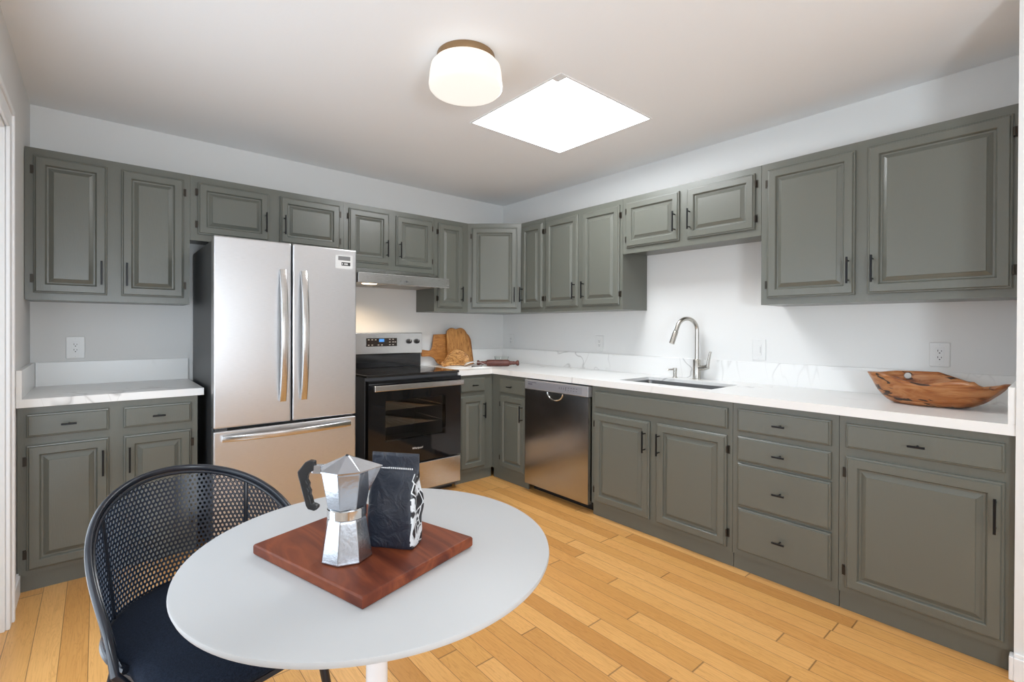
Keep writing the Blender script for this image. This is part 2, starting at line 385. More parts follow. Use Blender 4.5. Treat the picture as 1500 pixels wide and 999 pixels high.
def door(root, F0, a0, a1, z0, z1, hs, base=.0, hinge=None, top=True, prof=DOORP, hinge_mat=None):
    F = lambda a, b, c: F0(a, b+base, c)
    G = lambda a, b, c: F(a0+a, b, c)
    b = MB(); w = a1-a0; panel_rings(b, G, w, z0, z1, prof); o = b.build('door', PAINT, root)
    if hs:
        a = w-.024 if hs == 'R' else .024
        c = (z1-.055-.065) if top else (z0+.055+.065)
        pull(lambda x, y, z: G(x, y+.019, z), a, c, False, .13, o)
    if hinge:
        for c in (z0+.075, z1-.075) if z1-z0 > .45 else (z0+.06, z1-.06):
            h = MB()
            for (p0, p1) in (((-.013, -.001),) if hinge == 'L' else ((w+.001, w+.013),)): h.box(p0, p1, 0, .0035, c-.022, c+.022, G)
            e = -.002 if hinge == 'L' else w+.002
            h.box(e-.0035, e+.0035, .0, .015, c-.018, c+.018, G)
            h.build('hinge', hinge_mat or BRASS, o)
    return o
def drawer(root, F0, a0, a1, z0, z1, handle=True, name='drawer'):
    G = lambda a, b, c: F0(a0+a, b, c)
    b = MB(); panel_rings(b, G, a1-a0, z0, z1, DRAWP); o = b.build(name, PAINT, root)
    if handle: pull(lambda x, y, z: G(x, y+.019, z), (a1-a0)/2, (z0+z1)/2, True, .056, o)
    return o
def carcass(root, F, a0, a1, d, z0, z1, recess=.0):   # F b=0 is the frame front; box goes back by d
    MB().box(a0+.001, a1-.001, -d+.002, -.019, z0+recess, z1-.001, F).build('carcass', PAINT, root)
def faceframe(root, F, a0, a1, z0, z1, holes):
    b = MB(); b.box(a0+.0005, a1-.0005, -.019, 0, z0, z1, F)
    b.build('face_frame', PAINT, root)
UD = .304; UB, UT = 1.393, 2.182
DZ0, DZ1 = 1.429, 2.143
FB = frame((0, -UD, 0), (1, 0, 0), (0, -1, 0))        # uppers on the back wall: a = X
FR = frame((-UD, 0, 0), (0, -1, 0), (-1, 0, 0))       # uppers on the right wall: a = -Y
def upper(label, F, a0, a1, z0, doors, loc, d=UD, hm=None):
    r = thing('wall_cabinet', label, 'kitchen cabinet', loc)
    carcass(r, F, a0, a1, d, z0, UT, .02 if z0 > 1.5 else .0); faceframe(r, F, a0, a1, z0, UT, None)
    for (d0, d1, hs, hg) in doors: door(r, F, d0, d1, DZ0 if z0 < 1.5 else z0+.04, DZ1, hs, hinge=hg, top=False, hinge_mat=hm)
    return r
upper('tall two-door olive grey wall cabinet above the small left counter', FB, XL+.002, -2.728, UB, [(-3.409, -3.115, 'R', 'L'), (-3.054, -2.760, 'L', 'R')], (-3.08, -.15, UB))
upper('short two-door olive grey wall cabinet over the refrigerator', FB, -2.728, -1.775, 1.786, [(-2.688, -2.285, 'R', 'L'), (-2.216, -1.809, 'L', 'R')], (-2.25, -.15, 1.786))
upper('two-door olive grey wall cabinet over the range hood', FB, -1.775, -1.003, 1.708, [(-1.740, -1.420, 'R', 'L'), (-1.357, -1.028, 'L', 'R')], (-1.39, -.15, 1.708))
upper('narrow one-door olive grey wall cabinet right of the range hood', FB, -1.002, -.656, UB, [(-.967, -.717, 'R', 'L')], (-.83, -.15, UB))
upper('slim one-door olive grey wall cabinet just right of the angled corner cabinet', FR, .622, .921, UB, [(.640, .901, 'L', 'R')], (-.15, -.77, UB))
upper('tall two-door olive grey wall cabinet left of the sink alcove', FR, .922, 1.714, UB, [(.943, 1.296, 'R', 'L'), (1.341, 1.691, 'L', 'R')], (-.15, -1.32, UB))
upper('short two-door olive grey wall cabinet above the faucet', FR, 1.715, 2.664, 1.786, [(1.749, 2.160, 'R', 'L'), (2.215, 2.632, 'L', 'R')], (-.15, -2.19, 1.786))
upper('widest two-door olive grey wall cabinet, next to the end wall', FR, 2.665, -YS-.012, UB, [(2.700, 3.114, 'R', 'L'), (3.165, 3.657, 'L', 'R')], (-.15, -3.17, UB))
# angled corner cabinet
P0, P1 = Vector((-.655, -UD, 0)), Vector((-UD, -.621, 0))
u = (P1-P0).normalized(); n = Vector((u.y, -u.x, 0))
if n.dot(Vector((-1, -1, 0))) < 0: n = -n
FC = frame(P0, u, n); wC = (P1-P0).length
rc = thing('wall_cabinet', 'angled one-door olive grey corner cabinet where the two walls meet', 'kitchen cabinet', (-.2, -.2, UB))
b = MB(); outl = [P0+n*-.019, P1+n*-.019, Vector((-.002, -.620, 0)), Vector((-.002, -.002, 0)), Vector((-.654, -.002, 0)), Vector((-.654, -.30, 0))]
b.rings([[p+Vector((0, 0, z)) for p in outl] for z in (UB, UT-.001)]); b.build('carcass', PAINT, rc)
MB().box(.0, wC, -.019, 0, UB, UT, FC).build('face_frame', PAINT, rc)
door(rc, FC, .035, wC-.035, DZ0, DZ1, 'R', hinge='L', top=False)

# base cabinets
BD = .620; KD = .603; BT = .874; KB = .082
GB = frame((0, -BD, 0), (1, 0, 0), (0, -1, 0)); GR = frame((-BD, 0, 0), (0, -1, 0), (-1, 0, 0))
def base(label, F, a0, a1, fronts, loc, box=True):
    r = thing('base_cabinet', label, 'kitchen cabinet', loc)
    if box: MB().box(a0+.001, a1-.001, -BD+.002, -.019, KB-.03, BT-.001, F).build('carcass', PAINT, r)
    else:
        q_ = MB(); q_.box(a0+.001, a0+.019, -BD+.002, -.019, KB-.03, BT-.001, F); q_.box(a1-.019, a1-.001, -BD+.002, -.019, KB-.03, BT-.001, F)
        q_.box(a0+.019, a1-.019, -BD+.002, -.019, KB-.03, KB-.01, F); q_.box(a0+.019, a1-.019, -BD+.002, -BD+.012, KB-.01, BT-.001, F); q_.build('carcass', PAINT, r)
    MB().box(a0+.0005, a1-.0005, -.019, 0, KB, BT-.0005, F).build('face_frame', PAINT, r)
    MB().box(a0+.001, a1-.001, -.026, -(BD-KD), .0, KB+.002, F).build('toe_board', PAINT, r)
    for q in fronts:
        if q[0] == 'door': door(r, F, *q[1:5], q[5], hinge=q[6])
        elif q[0] == 'drawer': drawer(r, F, *q[1:5])
        else: drawer(r, F, *q[1:5], handle=False, name='false_front')
    return r
base('grey-green base cabinet with two drawers under the small left counter', GB, XL+.002, -2.729,
     [('drawer', -3.410, -3.111, .731, .840), ('drawer', -3.054, -2.760, .731, .838), ('door', -3.410, -3.111, .105, .693, 'R', 'L'), ('door', -3.054, -2.760, .105, .690, 'L', 'R')], (-3.08, -.3, 0))
base('narrow olive grey base cabinet beside the range', GB, -.985, -.6205,
     [('drawer', -.959, -.711, .733, .848), ('door', -.955, -.708, .112, .700, 'R', 'L')], (-.8, -.3, 0))
base('slim olive grey base cabinet in the corner left of the dishwasher', GR, .6205, 1.058,
     [('drawer', .734, 1.044, .725, .843), ('door', .735, 1.044, .115, .705, 'R', 'L')], (-.3, -.86, 0))
base('olive grey sink base cabinet with a long blank front over two doors', GR, 1.704, 2.657,
     [('false', 1.734, 2.632, .729, .838), ('door', 1.733, 2.158, .104, .694, 'R', 'L'), ('door', 2.207, 2.629, .104, .694, 'L', 'R')], (-.3, -2.18, 0), box=False)
base('olive grey base cabinet holding a stack of four drawers', GR, 2.658, 3.137,
     [('drawer', 2.686, 3.108, .727, .843), ('drawer', 2.686, 3.108, .575, .700), ('drawer', 2.687, 3.109, .345, .562), ('drawer', 2.689, 3.110, .112, .330)], (-.3, -2.9, 0))
base('olive grey base cabinet with one wide drawer and one wide door by the end wall', GR, 3.138, -YS-.001,
     [('drawer', 3.165, 3.663, .732, .840), ('door', 3.165, 3.663, .108, .695, 'R', 'L')], (-.3, -3.41, 0))

# ------------------------------------------------------------------ worktops
CD, CT0, CT1, BS = .645, BT, .914, 1.049
wt = thing('countertop', 'long L-shaped white marbled countertop with the sink cut into it', 'countertop', (-.3, -1.8, BT))
SX0, SX1, SY0, SY1 = -.520, -.175, -2.487, -1.850
b = MB(); b.box(-CD, -.001, -.64, -.001, CT0, CT1); b.box(-.984, -CD, -CD, -.001, CT0, CT1)
b.box(-CD, -.001, SY1+.06, -.64, CT0, CT1); b.box(-CD, -.001, YS+.001, SY0-.06, CT0, CT1)
for ya, yb in ((SY1, SY1+.06), (SY0-.06, SY0)): b.box(-CD, -.625, ya, yb, CT0, CT1); b.box(-.625, -.001, ya, yb, CT1-.02, CT1)
b.box(-CD, -.625, SY0, SY1, CT0, CT1); b.box(-.625, SX0, SY0, SY1, CT1-.02, CT1); b.box(SX1, -.001, SY0, SY1, CT1-.02, CT1)
bmesh.ops.remove_doubles(b.bm, verts=b.bm.verts, dist=.0001)
b.build('slab', QUARTZ, wt)
b = MB(); b.box(-.984, -.0215, -.02, -.001, CT1, BS); b.box(-.0205, -.001, YS+.022, -.001, CT1, BS); b.box(-CD, -.001, YS+.001, YS+.021, CT1, BS)
b.build('backsplash', QUARTZ, wt, bevel=.001, seg=1)
w2 = thing('countertop', 'short white marbled countertop beside the refrigerator', 'countertop', (-3.08, -.3, BT))
MB().box(XL+.001, -2.702, -CD, -.001, CT0, CT1).build('slab', QUARTZ, w2, bevel=.0015)
b = MB(); b.box(XL+.022, -2.702, -.021, -.001, CT1, BS); b.box(XL+.001, XL+.021, -CD, -.001, CT1, BS)
b.build('backsplash', QUARTZ, w2, bevel=.001, seg=1)

# sink bowl (undermount)
snk = thing('kitchen_sink', 'rectangular stainless undermount sink below the tall faucet', 'sink', (-.35, -2.17, .70))
b = MB(); zt = CT1-.0205
cx, cy, w, h = (SX0+SX1)/2, (SY0+SY1)/2, SX1-SX0, SY1-SY0
def rr(w, h, r, z): return [Vector((cx+x, cy+y, z)) for x, y in rrect(w, h, r, 5)]
b.rings([rr(w+.05, h+.05, .04, zt-.006), rr(w+.05, h+.05, .04, zt), rr(w+.004, h+.004, .028, zt), rr(w, h, .03, zt-.01), rr(w-.004, h-.004, .03, zt-.19), rr(w-.03, h-.03, .03, zt-.21), rr(.1, .1, .04, zt-.215)], cap=(False, True))
b.build('bowl', steel('sink_steel', (.22, .22, .22), .35, (1, 30, 1)), snk, smooth=True)
MB().lathe([(.045, zt-.2145), (.045, zt-.211), (.03, zt-.210), (.001, zt-.2135)], (cx, cy, 0), 24).build('drain', CHROME, snk, smooth=True)

# faucet
FX, FY = -.062, -2.150
fc = thing('kitchen_faucet', 'tall brushed nickel gooseneck faucet with a side lever', 'faucet', (FX, FY, CT1))
MB().lathe([(.028, CT1), (.028, CT1+.006), (.0255, CT1+.008), (.0255, CT1+.128), (.022, CT1+.134), (.016, CT1+.136)], (FX, FY, 0), 28).build('base', NICKEL, fc, smooth=True)
sd = Vector((-.92, .39, 0)).normalized(); rad = .080; zc = 1.245
path = [Vector((FX, FY, z)) for z in (1.045, 1.15, 1.2, zc)]
for k in range(1, 17):
    a = R(180-k*10.2); path.append(Vector((FX, FY, zc)) + sd*(rad + rad*math.cos(a)) + Vector((0, 0, rad*math.sin(a))*1))
end = path[-1]; td = (path[-1]-path[-2]).normalized(); path.append(end+td*.03)
MB().tube(path, .0135, 16, side=sd.cross(Vector((0, 0, 1)))).build('spout', NICKEL, fc, smooth=True)
e = path[-1]; MB().tube([e, e+td*.004, e+td*.01, e+td*.085, e+td*.09], lambda t: .0138+.0035*min(1, t*3), 16).build('spray_head', NICKEL, fc, smooth=True)
hd = Vector((-.12, -1, 0)).normalized()
b = MB(); p = Vector((FX, FY, CT1+.078)); b.tube([p, p+hd*.03, p+hd*.06+Vector((0, 0, .004)), p+hd*.085+Vector((0, 0, .012))], .0165, 14)
q = p+hd*.083+Vector((0, 0, .012)); b.sweep([q, q+hd*.006+Vector((0, 0, .04)), q+hd*.016+Vector((0, 0, .085)), q+hd*.022+Vector((0, 0, .10))], lambda t: rrect(.030-.010*t, .013-.003*t, .004, 2))
b.build('lever', NICKEL, fc, smooth=True)
sp = thing('soap_dispenser', 'small nickel soap dispenser beside the faucet', 'soap dispenser', (-.085, -2.0, CT1))
MB().lathe([(.018, CT1), (.018, CT1+.004), (.0125, CT1+.007), (.0125, CT1+.05), (.0145, CT1+.051), (.0145, CT1+.066), (.012, CT1+.068), (.001, CT1+.069)], (-.085, -2.0, 0), 20).build('pump_head', NICKEL, sp, smooth=True)
MB().tube([(-.085, -2.0, CT1+.058), (-.13, -1.975, CT1+.057), (-.135, -1.972, CT1+.050)], .005, 10).build('nozzle', NICKEL, sp, smooth=True)

# ------------------------------------------------------------------ refrigerator
FX0, FX1, FF = -2.682, -1.886, -.80
fr = thing('refrigerator', 'stainless french-door refrigerator with a bottom freezer drawer', 'refrigerator', (-2.285, -.4, 0))
MB().box(FX0+.004, FX1-.004, FF+.075, -.04, .03, 1.735).build('body', DKGREY, fr, bevel=.006)
b = MB(); b.box(FX0+.02, FX1-.02, FF+.09, -.1, 0, .035); b.box(FX0+.02, FX1-.02, FF+.06, FF+.08, .02, .075)
b.build('kick_grille', BLKPL, fr)
xm = -2.280
def fdoor(x0, x1, z0, z1, nm):
    b = MB(); b.box(x0, x1, FF, FF+.068, z0, z1); return b.build(nm, STEEL_V, fr, bevel=.008, seg=3)
dl = fdoor(FX0, xm-.004, .700, 1.752, 'door'); dr = fdoor(xm+.004, FX1, .700, 1.752, 'door'); dz = fdoor(FX0, FX1, .075, .685, 'freezer_drawer')
HST = steel('handle_steel', (.60, .59, .58), .18, (1, 1, 20))
def bow(A, B, out, depth, w, t, parent, nm='handle'):
    A, B = Vector(A), Vector(B); ax = (B-A).normalized(); side = ax.cross(Vector(out)).normalized()
    path = [A.lerp(B, k/24)+Vector(out)*(.012+depth*math.sin(math.pi*k/24)**.8) for k in range(25)]
    b = MB(); b.sweep(path, [(x, y) for x, y in rrect(w, t, .006, 3)], side=side)
    for P in (A, B):
        d = ax*(.014 if P == A else -.014)
        b.sweep([P+d, P+d+Vector(out)*.016], rrect(w*.8, .02, .004, 2), side=side)
    return b.build(nm, HST, parent, smooth=True)
bow((-2.334, FF, .825), (-2.334, FF, 1.590), (0, -1, 0), .044, .038, .020, dl)
bow((-2.216, FF, .825), (-2.216, FF, 1.590), (0, -1, 0), .044, .038, .020, dr)
bow((-2.640, FF, .645), (-1.930, FF, .645), (0, -1, 0), .044, .036, .020, dz)
b = MB(); b.box(FX0+.01, FX0+.07, FF+.008, FF+.075, .684, .702); b.box(FX0+.02, FX0+.09, FF+.03, FF+.2, 1.735, 1.757); b.box(FX1-.09, FX1-.02, FF+.03, FF+.2, 1.735, 1.757)
b.build('hinge', DKGREY, fr, bevel=.003)
fs = lambda a, b_, c: Vector((a, FF-b_, c))
st = MB().box(-2.022, -1.913, 0, .0008, 1.628, 1.713, fs).build('sticker', mat('sticker_film', (.62, .62, .61), .3), fr)
b = MB(); b.box(-2.005, -1.927, .0008, .0012, 1.680, 1.706, fs); b.build('grey_bar', mat('sticker_grey', (.16, .16, .16), .4), st)
b = MB(); b.box(-1.984, -1.927, .0008, .0012, 1.647, 1.669, fs); bk = b.build('black_bar', mat('sticker_black', (.02, .02, .02), .4), st)
b = MB()
for x in (-1.979, -1.966, -1.960, -1.954, -1.948): b.box(x, x+.004, .0012, .0014, 1.653, 1.663, fs)
b.build('lettering', WHITEPL, st)

# ------------------------------------------------------------------ range
RX0, RX1, RF = -1.757, -.990, -.64
rg = thing('kitchen_range', 'black glass and stainless electric range with a smooth cooktop', 'oven range', (-1.374, -.35, 0))
b = MB()      # hollow oven body
b.box(RX0, RX0+.09, RF, -.03, .03, .905); b.box(RX1-.09, RX1, RF, -.03, .03, .905)
b.box(RX0+.09, RX1-.09, -.12, -.03, .03, .905); b.box(RX0+.09, RX1-.09, RF, -.12, .78, .905); b.box(RX0+.09, RX1-.09, RF, -.12, .03, .36)
b.build('body', mat('oven_enamel', (.10, .10, .105), .4), rg)
MB().box(RX0+.001, RX1-.001, -.667, -.075, .906, .924).build('cooktop', mat('cooktop_glass', (.012, .010, .009), .05, spec=.7, coat=.3), rg, bevel=.004, seg=3)
b = MB()
for x, y, r in ((-1.57, -.5, .105), (-1.19, -.5, .085), (-1.57, -.22, .075), (-1.19, -.22, .1)):
    b.lathe([(r, .9242), (r, .9246), (r-.003, .9246), (r-.003, .9242)], (x, y, 0), 48, cap=(False, False))
b.build('burner_rings', mat('burner_print', (.05, .045, .04), .2), rg)
bg = MB(); bg.rings([[Vector((x, y, z)) for y, z in ((-.03, .924), (-.078, .924), (-.078, 1.035), (-.03, 1.035))] for x in (RX0+.004, RX1-.008)])
bg.build('backguard_vent', GLOSSBLK, rg, bevel=.003)
bk = MB(); bk.box(RX0, RX1, -.092, -.025, 1.035, 1.212); bk = bk.build('backguard', STEEL, rg, bevel=.006, seg=3)
Fg = lambda a, b_, c: Vector((a, -.092-b_, c))
cp = MB().box(-1.506, -1.234, 0, .002, 1.100, 1.168, Fg).build('control_panel', mat('control_panel_black', (.02, .014, .011), .15), rg)
MB().box(-1.395, -1.350, .002, .0025, 1.137, 1.161, Fg).build('display', mat('blue_display', (.02, .05, .12), .2, emit=(.10, .38, .9), es=.8), cp)
b = MB()
for x, z in ((-1.485, 1.155), (-1.455, 1.155), (-1.425, 1.155), (-1.485, 1.112), (-1.455, 1.112), (-1.40, 1.112), (-1.37, 1.112), (-1.30, 1.157), (-1.27, 1.157), (-1.30, 1.135), (-1.27, 1.135), (-1.30, 1.113), (-1.27, 1.113), (-1.25, 1.135)):
    b.box(x-.007, x+.007, .002, .0024, z-.003, z+.003, Fg)
b.build('button_marks', mat('button_print', (.45, .42, .38), .4), cp)
for x in (-1.70, -1.635, -1.122, -1.046):
    kb = MB().lathe([(.021, 0), (.021, -.004), (.018, -.006), (.017, -.024), (.014, -.027), (.001, -.028)], (x, -.092, 1.138), 24, axis='Y').build('knob', BLKPL, rg, smooth=True)
    MB().box(x-.0015, x+.0015, .026, .030, 1.138, 1.155, Fg).build('pointer', mat('knob_pointer', (.5, .5, .5), .4), kb)
# door with window opening
DZA, DZB, DF = .275, .885, -.692
b = MB(); wx0, wx1, wz0, wz1 = -1.628, -1.132, .452, .742
b.box(RX0+.003, wx0, DF, RF-.002, DZA, DZB); b.box(wx1, RX1-.003, DF, RF-.002, DZA, DZB); b.box(wx0, wx1, DF, RF-.002, wz1, DZB); b.box(wx0, wx1, DF, RF-.002, DZA, wz0)
bmesh.ops.remove_doubles(b.bm, verts=b.bm.verts, dist=.0001)
od = b.build('oven_door', GLOSSBLK, rg)
MB().box(wx0, wx1, DF+.001, DF+.005, wz0, wz1).build('window_glass', mat('smoked_glass', (.80, .76, .72), .03, trans=1, ior=1.2), od)
b = MB(); b.box(-1.735, -1.003, -.752, -.732, .818, .858)
for x in (-1.725, -1.035): b.box(x, x+.022, -.733, DF+.002, .824, .852)
b.build('handle', STEEL, od, bevel=.004)
for z in (.54, .66):
    b = MB()
    for y in [-.60+.03*k for k in range(16)]: b.tube([(wx0-.035, y, z), (wx1+.035, y, z)], .0022, 6)
    for x in (wx0-.035, (wx0+wx1)/2, wx1+.035): b.tube([(x, -.61, z-.002), (x, -.14, z-.002)], .0032, 6)
    b.build('oven_rack', CHROME, rg)
MB().box(RX0+.003, RX1-.003, DF, RF-.002, .060, .262).build('storage_drawer', STEEL, rg, bevel=.004)
MB().box(RX0+.03, RX1-.03, RF+.03, -.1, 0, .03).build('foot', BLKPL, rg)
tx = bpy.data.curves.new('logo', 'FONT'); tx.body = 'Whirlpool'; tx.size = .021; tx.extrude = .0002; tx.align_x = 'CENTER'; tx.shear = .2
tx.materials.append(mat('logo_silver', (.7, .66, .62), .3)); lo_ = bpy.data.objects.new('logo', tx); COL.objects.link(lo_); lo_.parent = od
lo_.location = Vector((-1.375, DF-.0006, .370)) - ORG[rg]; lo_.rotation_euler = (R(90), 0, 0)
bpy.context.view_layer.update(); me_ = bpy.data.meshes.new_from_object(lo_.evaluated_get(bpy.context.evaluated_depsgraph_get()))
lm = bpy.data.objects.new('logo', me_); COL.objects.link(lm); lm.parent = od; lm.location = lo_.location; lm.rotation_euler = lo_.rotation_euler; bpy.data.objects.remove(lo_); lm.name = 'logo'

# ------------------------------------------------------------------ range hood
hd_ = thing('range_hood', 'slim stainless range hood mounted under the cabinet', 'range hood', (-1.36, -.2, 1.586))
HX0, HX1 = -1.738, -.962
b = MB(); b.rings([[Vector((x, y, z)) for y, z in ((-.002, 1.600), (-.445, 1.600), (-.445, 1.650), (-.31, 1.706), (-.002, 1.706))] for x in (-1.735, -1.004)])
b.build('body', STEEL, hd_)
b = MB(); b.box(HX0, HX1, -.478, -.445, 1.580, 1.655); b.box(HX0, HX0+.012, -.445, -.31, 1.583, 1.652); b.box(HX1-.012, HX1, -.445, -.31, 1.583, 1.652)
fp = b.build('front_panel', STEEL, hd_, bevel=.003)
fh = lambda a, b_, c: Vector((a, -.478-b_, c))
b = MB(); b.box(-1.372, -1.332, 0, .0006, 1.606, 1.612, fh); b.box(-1.355, -1.349, 0, .0006, 1.598, 1.620, fh)
for x in (-1.40, -1.312): b.box(x-.004, x+.004, 0, .0006, 1.605, 1.613, fh)
b.build('logo', mat('hood_mark', (.2, .2, .21), .3, metal=.5), fp)
MB().box(-1.733, -1.006, -.444, -.004, 1.588, 1.5995).build('underside_panel', mat('hood_underside', (.45, .42, .38), .4, metal=.4), hd_)
ll = MB().lathe([(.055, 1.5878), (.055, 1.585), (.045, 1.583), (.001, 1.582)], (-1.60, -.36, 0), 28).build('light_lens', mat('hood_lens', (.9, .85, .75), .3, emit=(1, .78, .52), es=7), hd_, smooth=True)
MB().box(-1.45, -1.10, -.38, -.08, 1.584, 1.588).build('filter', mat('mesh_filter', (.4, .39, .37), .5, metal=.6, bump=.6, bscale=300), hd_)
l = bpy.data.lights.new('hood_bulb', 'SPOT'); l.energy = 16; l.color = (1, .74, .46); l.spot_size = R(150); l.spot_blend = .6; l.shadow_soft_size = .04
lo2 = bpy.data.objects.new('hood_bulb', l); COL.objects.link(lo2); lo2.parent = hd_; lo2.location = Vector((-1.60, -.36, 1.578))-ORG[hd_]

# ------------------------------------------------------------------ dishwasher
DWX = -.652; dy0, dy1 = -1.697, -1.065
dw = thing('dishwasher', 'stainless dishwasher between the corner cabinet and the sink cabinet', 'dishwasher', (-.33, -1.38, 0))
MB().box(-.60, -.03, dy0+.012, dy1-.006, .1, .866).build('body', BLKPL, dw)
b = MB(); b.box(DWX, -.602, dy0, dy1, .068, .789); dd = b.build('door', STEEL_DW, dw)
c_ = MB(); c_.lathe([(.001, -.055), (.6, -.03), (.9, 0), (.96, .02)], (0, 0, 0), 40, axis='X')
c_ = c_.build('cutter', BLACK); c_.data.transform(Matrix.Diagonal((1, .078, .055, 1)))
c_.data.transform(Matrix.Translation((0, 0, 0)))
# half-ellipse scoop below the control strip
for v_ in c_.data.vertices: v_.co.x = DWX + .035 - (v_.co.x+.055)/.075*.06
for v_ in c_.data.vertices: v_.co.y += -1.385; v_.co.z += .786
cut(dd, c_); dd.data.transform(Matrix.Translation(-Vector((0, 0, 0))))
b = MB()
rim = [Vector((DWX-.001, -1.385+.0765*math.cos(t), .7885+.0535*math.sin(t))) for t in [math.pi+math.pi*k/24 for k in range(25)]]
b.tube(rim, .0045, 8); rs = []
for q in range(5):
    k = q/4; rs.append([Vector((DWX+.03*math.sin(k*math.pi/2), -1.385+(.076*(1-.6*k))*math.cos(t), .789+(.053*(1-.75*k))*math.sin(t))) for t in [math.pi+math.pi*j/24 for j in range(25)]])
b.rings(rs, closed=False)
b.build('pocket_handle', CHROME, dd, smooth=True)
cs = MB().box(DWX-.004, -.602, dy0, dy1, .792, .863).build('control_strip', STEEL_LT, dw, bevel=.003)
fd = lambda a, b_, c: Vector((DWX-.004-b_, -a, c))
b = MB(); b.box(1.095, 1.645, .0, .0008, .803, .851, fd)
b.build('label_band', mat('control_band', (.38, .38, .42), .3, metal=.5), cs)
b = MB(); b.box(1.105, 1.150, .0008, .0012, .828, .836, fd); b.box(1.105, 1.195, .0008, .0012, .843, .847, fd)
for k in range(4): b.box(1.43+.02*k, 1.434+.02*k, .0008, .0012, .822, .838, fd)
for k in range(5): b.box(1.49+.025*k, 1.502+.025*k, .0008, .0012, .836, .840, fd); b.box(1.49+.025*k, 1.498+.025*k, .0008, .0012, .818, .822, fd)
b.build('lettering', mat('dishwasher_print', (.10, .10, .12), .4), cs)
MB().box(-.555, -.54, dy0+.01, dy1-.004, 0, .1).build('kick_plate', BLKPL, dw)

# ------------------------------------------------------------------ outlets and switch
def outlet(F, a0, a1, z0, z1, label, switch=False):
    ctr = F((a0+a1)/2, 0, (z0+z1)/2); cx_, cz_ = (a0+a1)/2, (z0+z1)/2
    r = thing('light_switch' if switch else 'wall_outlet', label, 'light switch' if switch else 'electrical outlet', ctr)
    pl = MB(); G = lambda a, b_, c: F(cx_+a, b_, cz_+c)
    w, h = a1-a0, z1-z0
    pl.rings([[G(x, d, y) for x, y in rrect(w-i, h-i, .004, 2)] for d, i in ((.0005, 0), (.004, 0), (.006, .006))])
    pl.build('cover_plate', WHITEPL, r)
    rc_ = MB()
    if switch:
        rc_.box(-.0165, .0165, .006, .0085, -.034, .034, G); o = rc_.build('rocker', WHITEPL, r, bevel=.001)
        MB().box(.008, .011, .0085, .0092, -.02, .02, G).build('dimmer_slide', mat('switch_grey', (.45, .45, .45), .4), o)
    else:
        rc_.box(-.0165, .0165, .006, .0078, -.034, .034, G); o = rc_.build('receptacle', WHITEPL, r, bevel=.0008)
        sb = MB()
        for q in (.016, -.016):
            sb.box(-.008, -.0055, .0078, .0081, q-.001, q+.008, G); sb.box(.0055, .008, .0078, .0081, q-.001, q+.006, G); sb.box(-.0025, .0025, .0078, .0081, q-.010, q-.005, G)
        sb.build('slot', SLOT, o)
    sc_ = MB()
    for q in (-1, 1): sc_.rings([[G(.002*math.cos(k), d, q*(h/2-.012)+.002*math.sin(k)) for k in [R(45*j) for j in range(8)]] for d in (.006, .0066)])
    sc_.build('screw', mat('screw_white', (.6, .6, .6), .4), r)
WB = frame((0, 0, 0), (1, 0, 0), (0, -1, 0)); WR = frame((0, 0, 0), (0, -1, 0), (-1, 0, 0))
outlet(WB, -3.296, -3.212, 1.066, 1.195, 'white outlet on the wall above the small left counter')
outlet(WR, .098, .176, 1.068, 1.197, 'white outlet beside the wall corner, above the rolling pin')
outlet(WR, 1.221, 1.303, 1.070, 1.197, 'white outlet between the rolling pin and the faucet')
outlet(WR, 2.492, 2.573, 1.060, 1.193, 'white rocker light switch right of the faucet', True)
outlet(WR, 3.352, 3.430, 1.074, 1.194, 'white outlet above the carved wooden bowl')

# ------------------------------------------------------------------ cutting boards, tray, book, pin, bowls
def smooth_outline(pts, n=6):
    out = []; m = len(pts)
    for i in range(m):
        p0, p1, p2, p3 = (Vector(pts[(i+k-1) % m]) for k in range(4))
        for j in range(n):
            t = j/n; out.append(tuple(.5*((2*p1)+(p2-p0)*t+(2*p0-5*p1+4*p2-p3)*t*t+(3*p1-p0-3*p2+p3)*t**3)))
    return out
def leaning(ptsXZ, y_bot, y_top, thick, z_top):    # outline in (X, Z); leans against the wall
    def F(a, b_, c):
        k = (c-CT1)/(z_top-CT1); return Vector((a, y_bot+(y_top-y_bot)*k-b_, c))
    return F
pts = [(-.986, 1.045), (-.975, 1.060), (-.94, 1.056), (-.90, 1.052), (-.875, 1.075), (-.858, 1.15), (-.850, 1.185), (-.83, 1.195), (-.66, 1.197), (-.64, 1.18), (-.635, 1.05), (-.64, .93), (-.66, .915), (-.78, .916), (-.83, .94), (-.86, .98), (-.91, 1.0), (-.975, 1.0), (-.986, 1.012)]
o = MB(); F = leaning(pts, -.075, -.04, .015, 1.2); o.prism(smooth_outline(pts, 4), 0, .015, F)
rebase(tag(o.build('cutting_board', PALEW2, bevel=.003), 'brown paddle cutting board with its handle pointing at the range', 'cutting board', 'wooden boards leaning in the corner'), (-.8, -.08, CT1))
pts = [(-.735, .955), (-.742, 1.03), (-.738, 1.13), (-.738, 1.195), (-.722, 1.235), (-.69, 1.253), (-.665, 1.253), (-.64, 1.244), (-.615, 1.247), (-.59, 1.254), (-.565, 1.252), (-.535, 1.232), (-.51, 1.19), (-.495, 1.13), (-.478, 1.03), (-.468, .93), (-.475, .915), (-.60, .915), (-.715, .915), (-.73, .925)]
o = MB(); F = leaning(pts, -.112, -.074, .016, 1.25); o.prism(smooth_outline(pts, 4), 0, .016, F)
rebase(tag(o.build('cutting_board', PALEW, bevel=.003), 'tall golden cutting board with a notched round top, frontmost board', 'cutting board', 'wooden boards leaning in the corner'), (-.6, -.1, CT1))
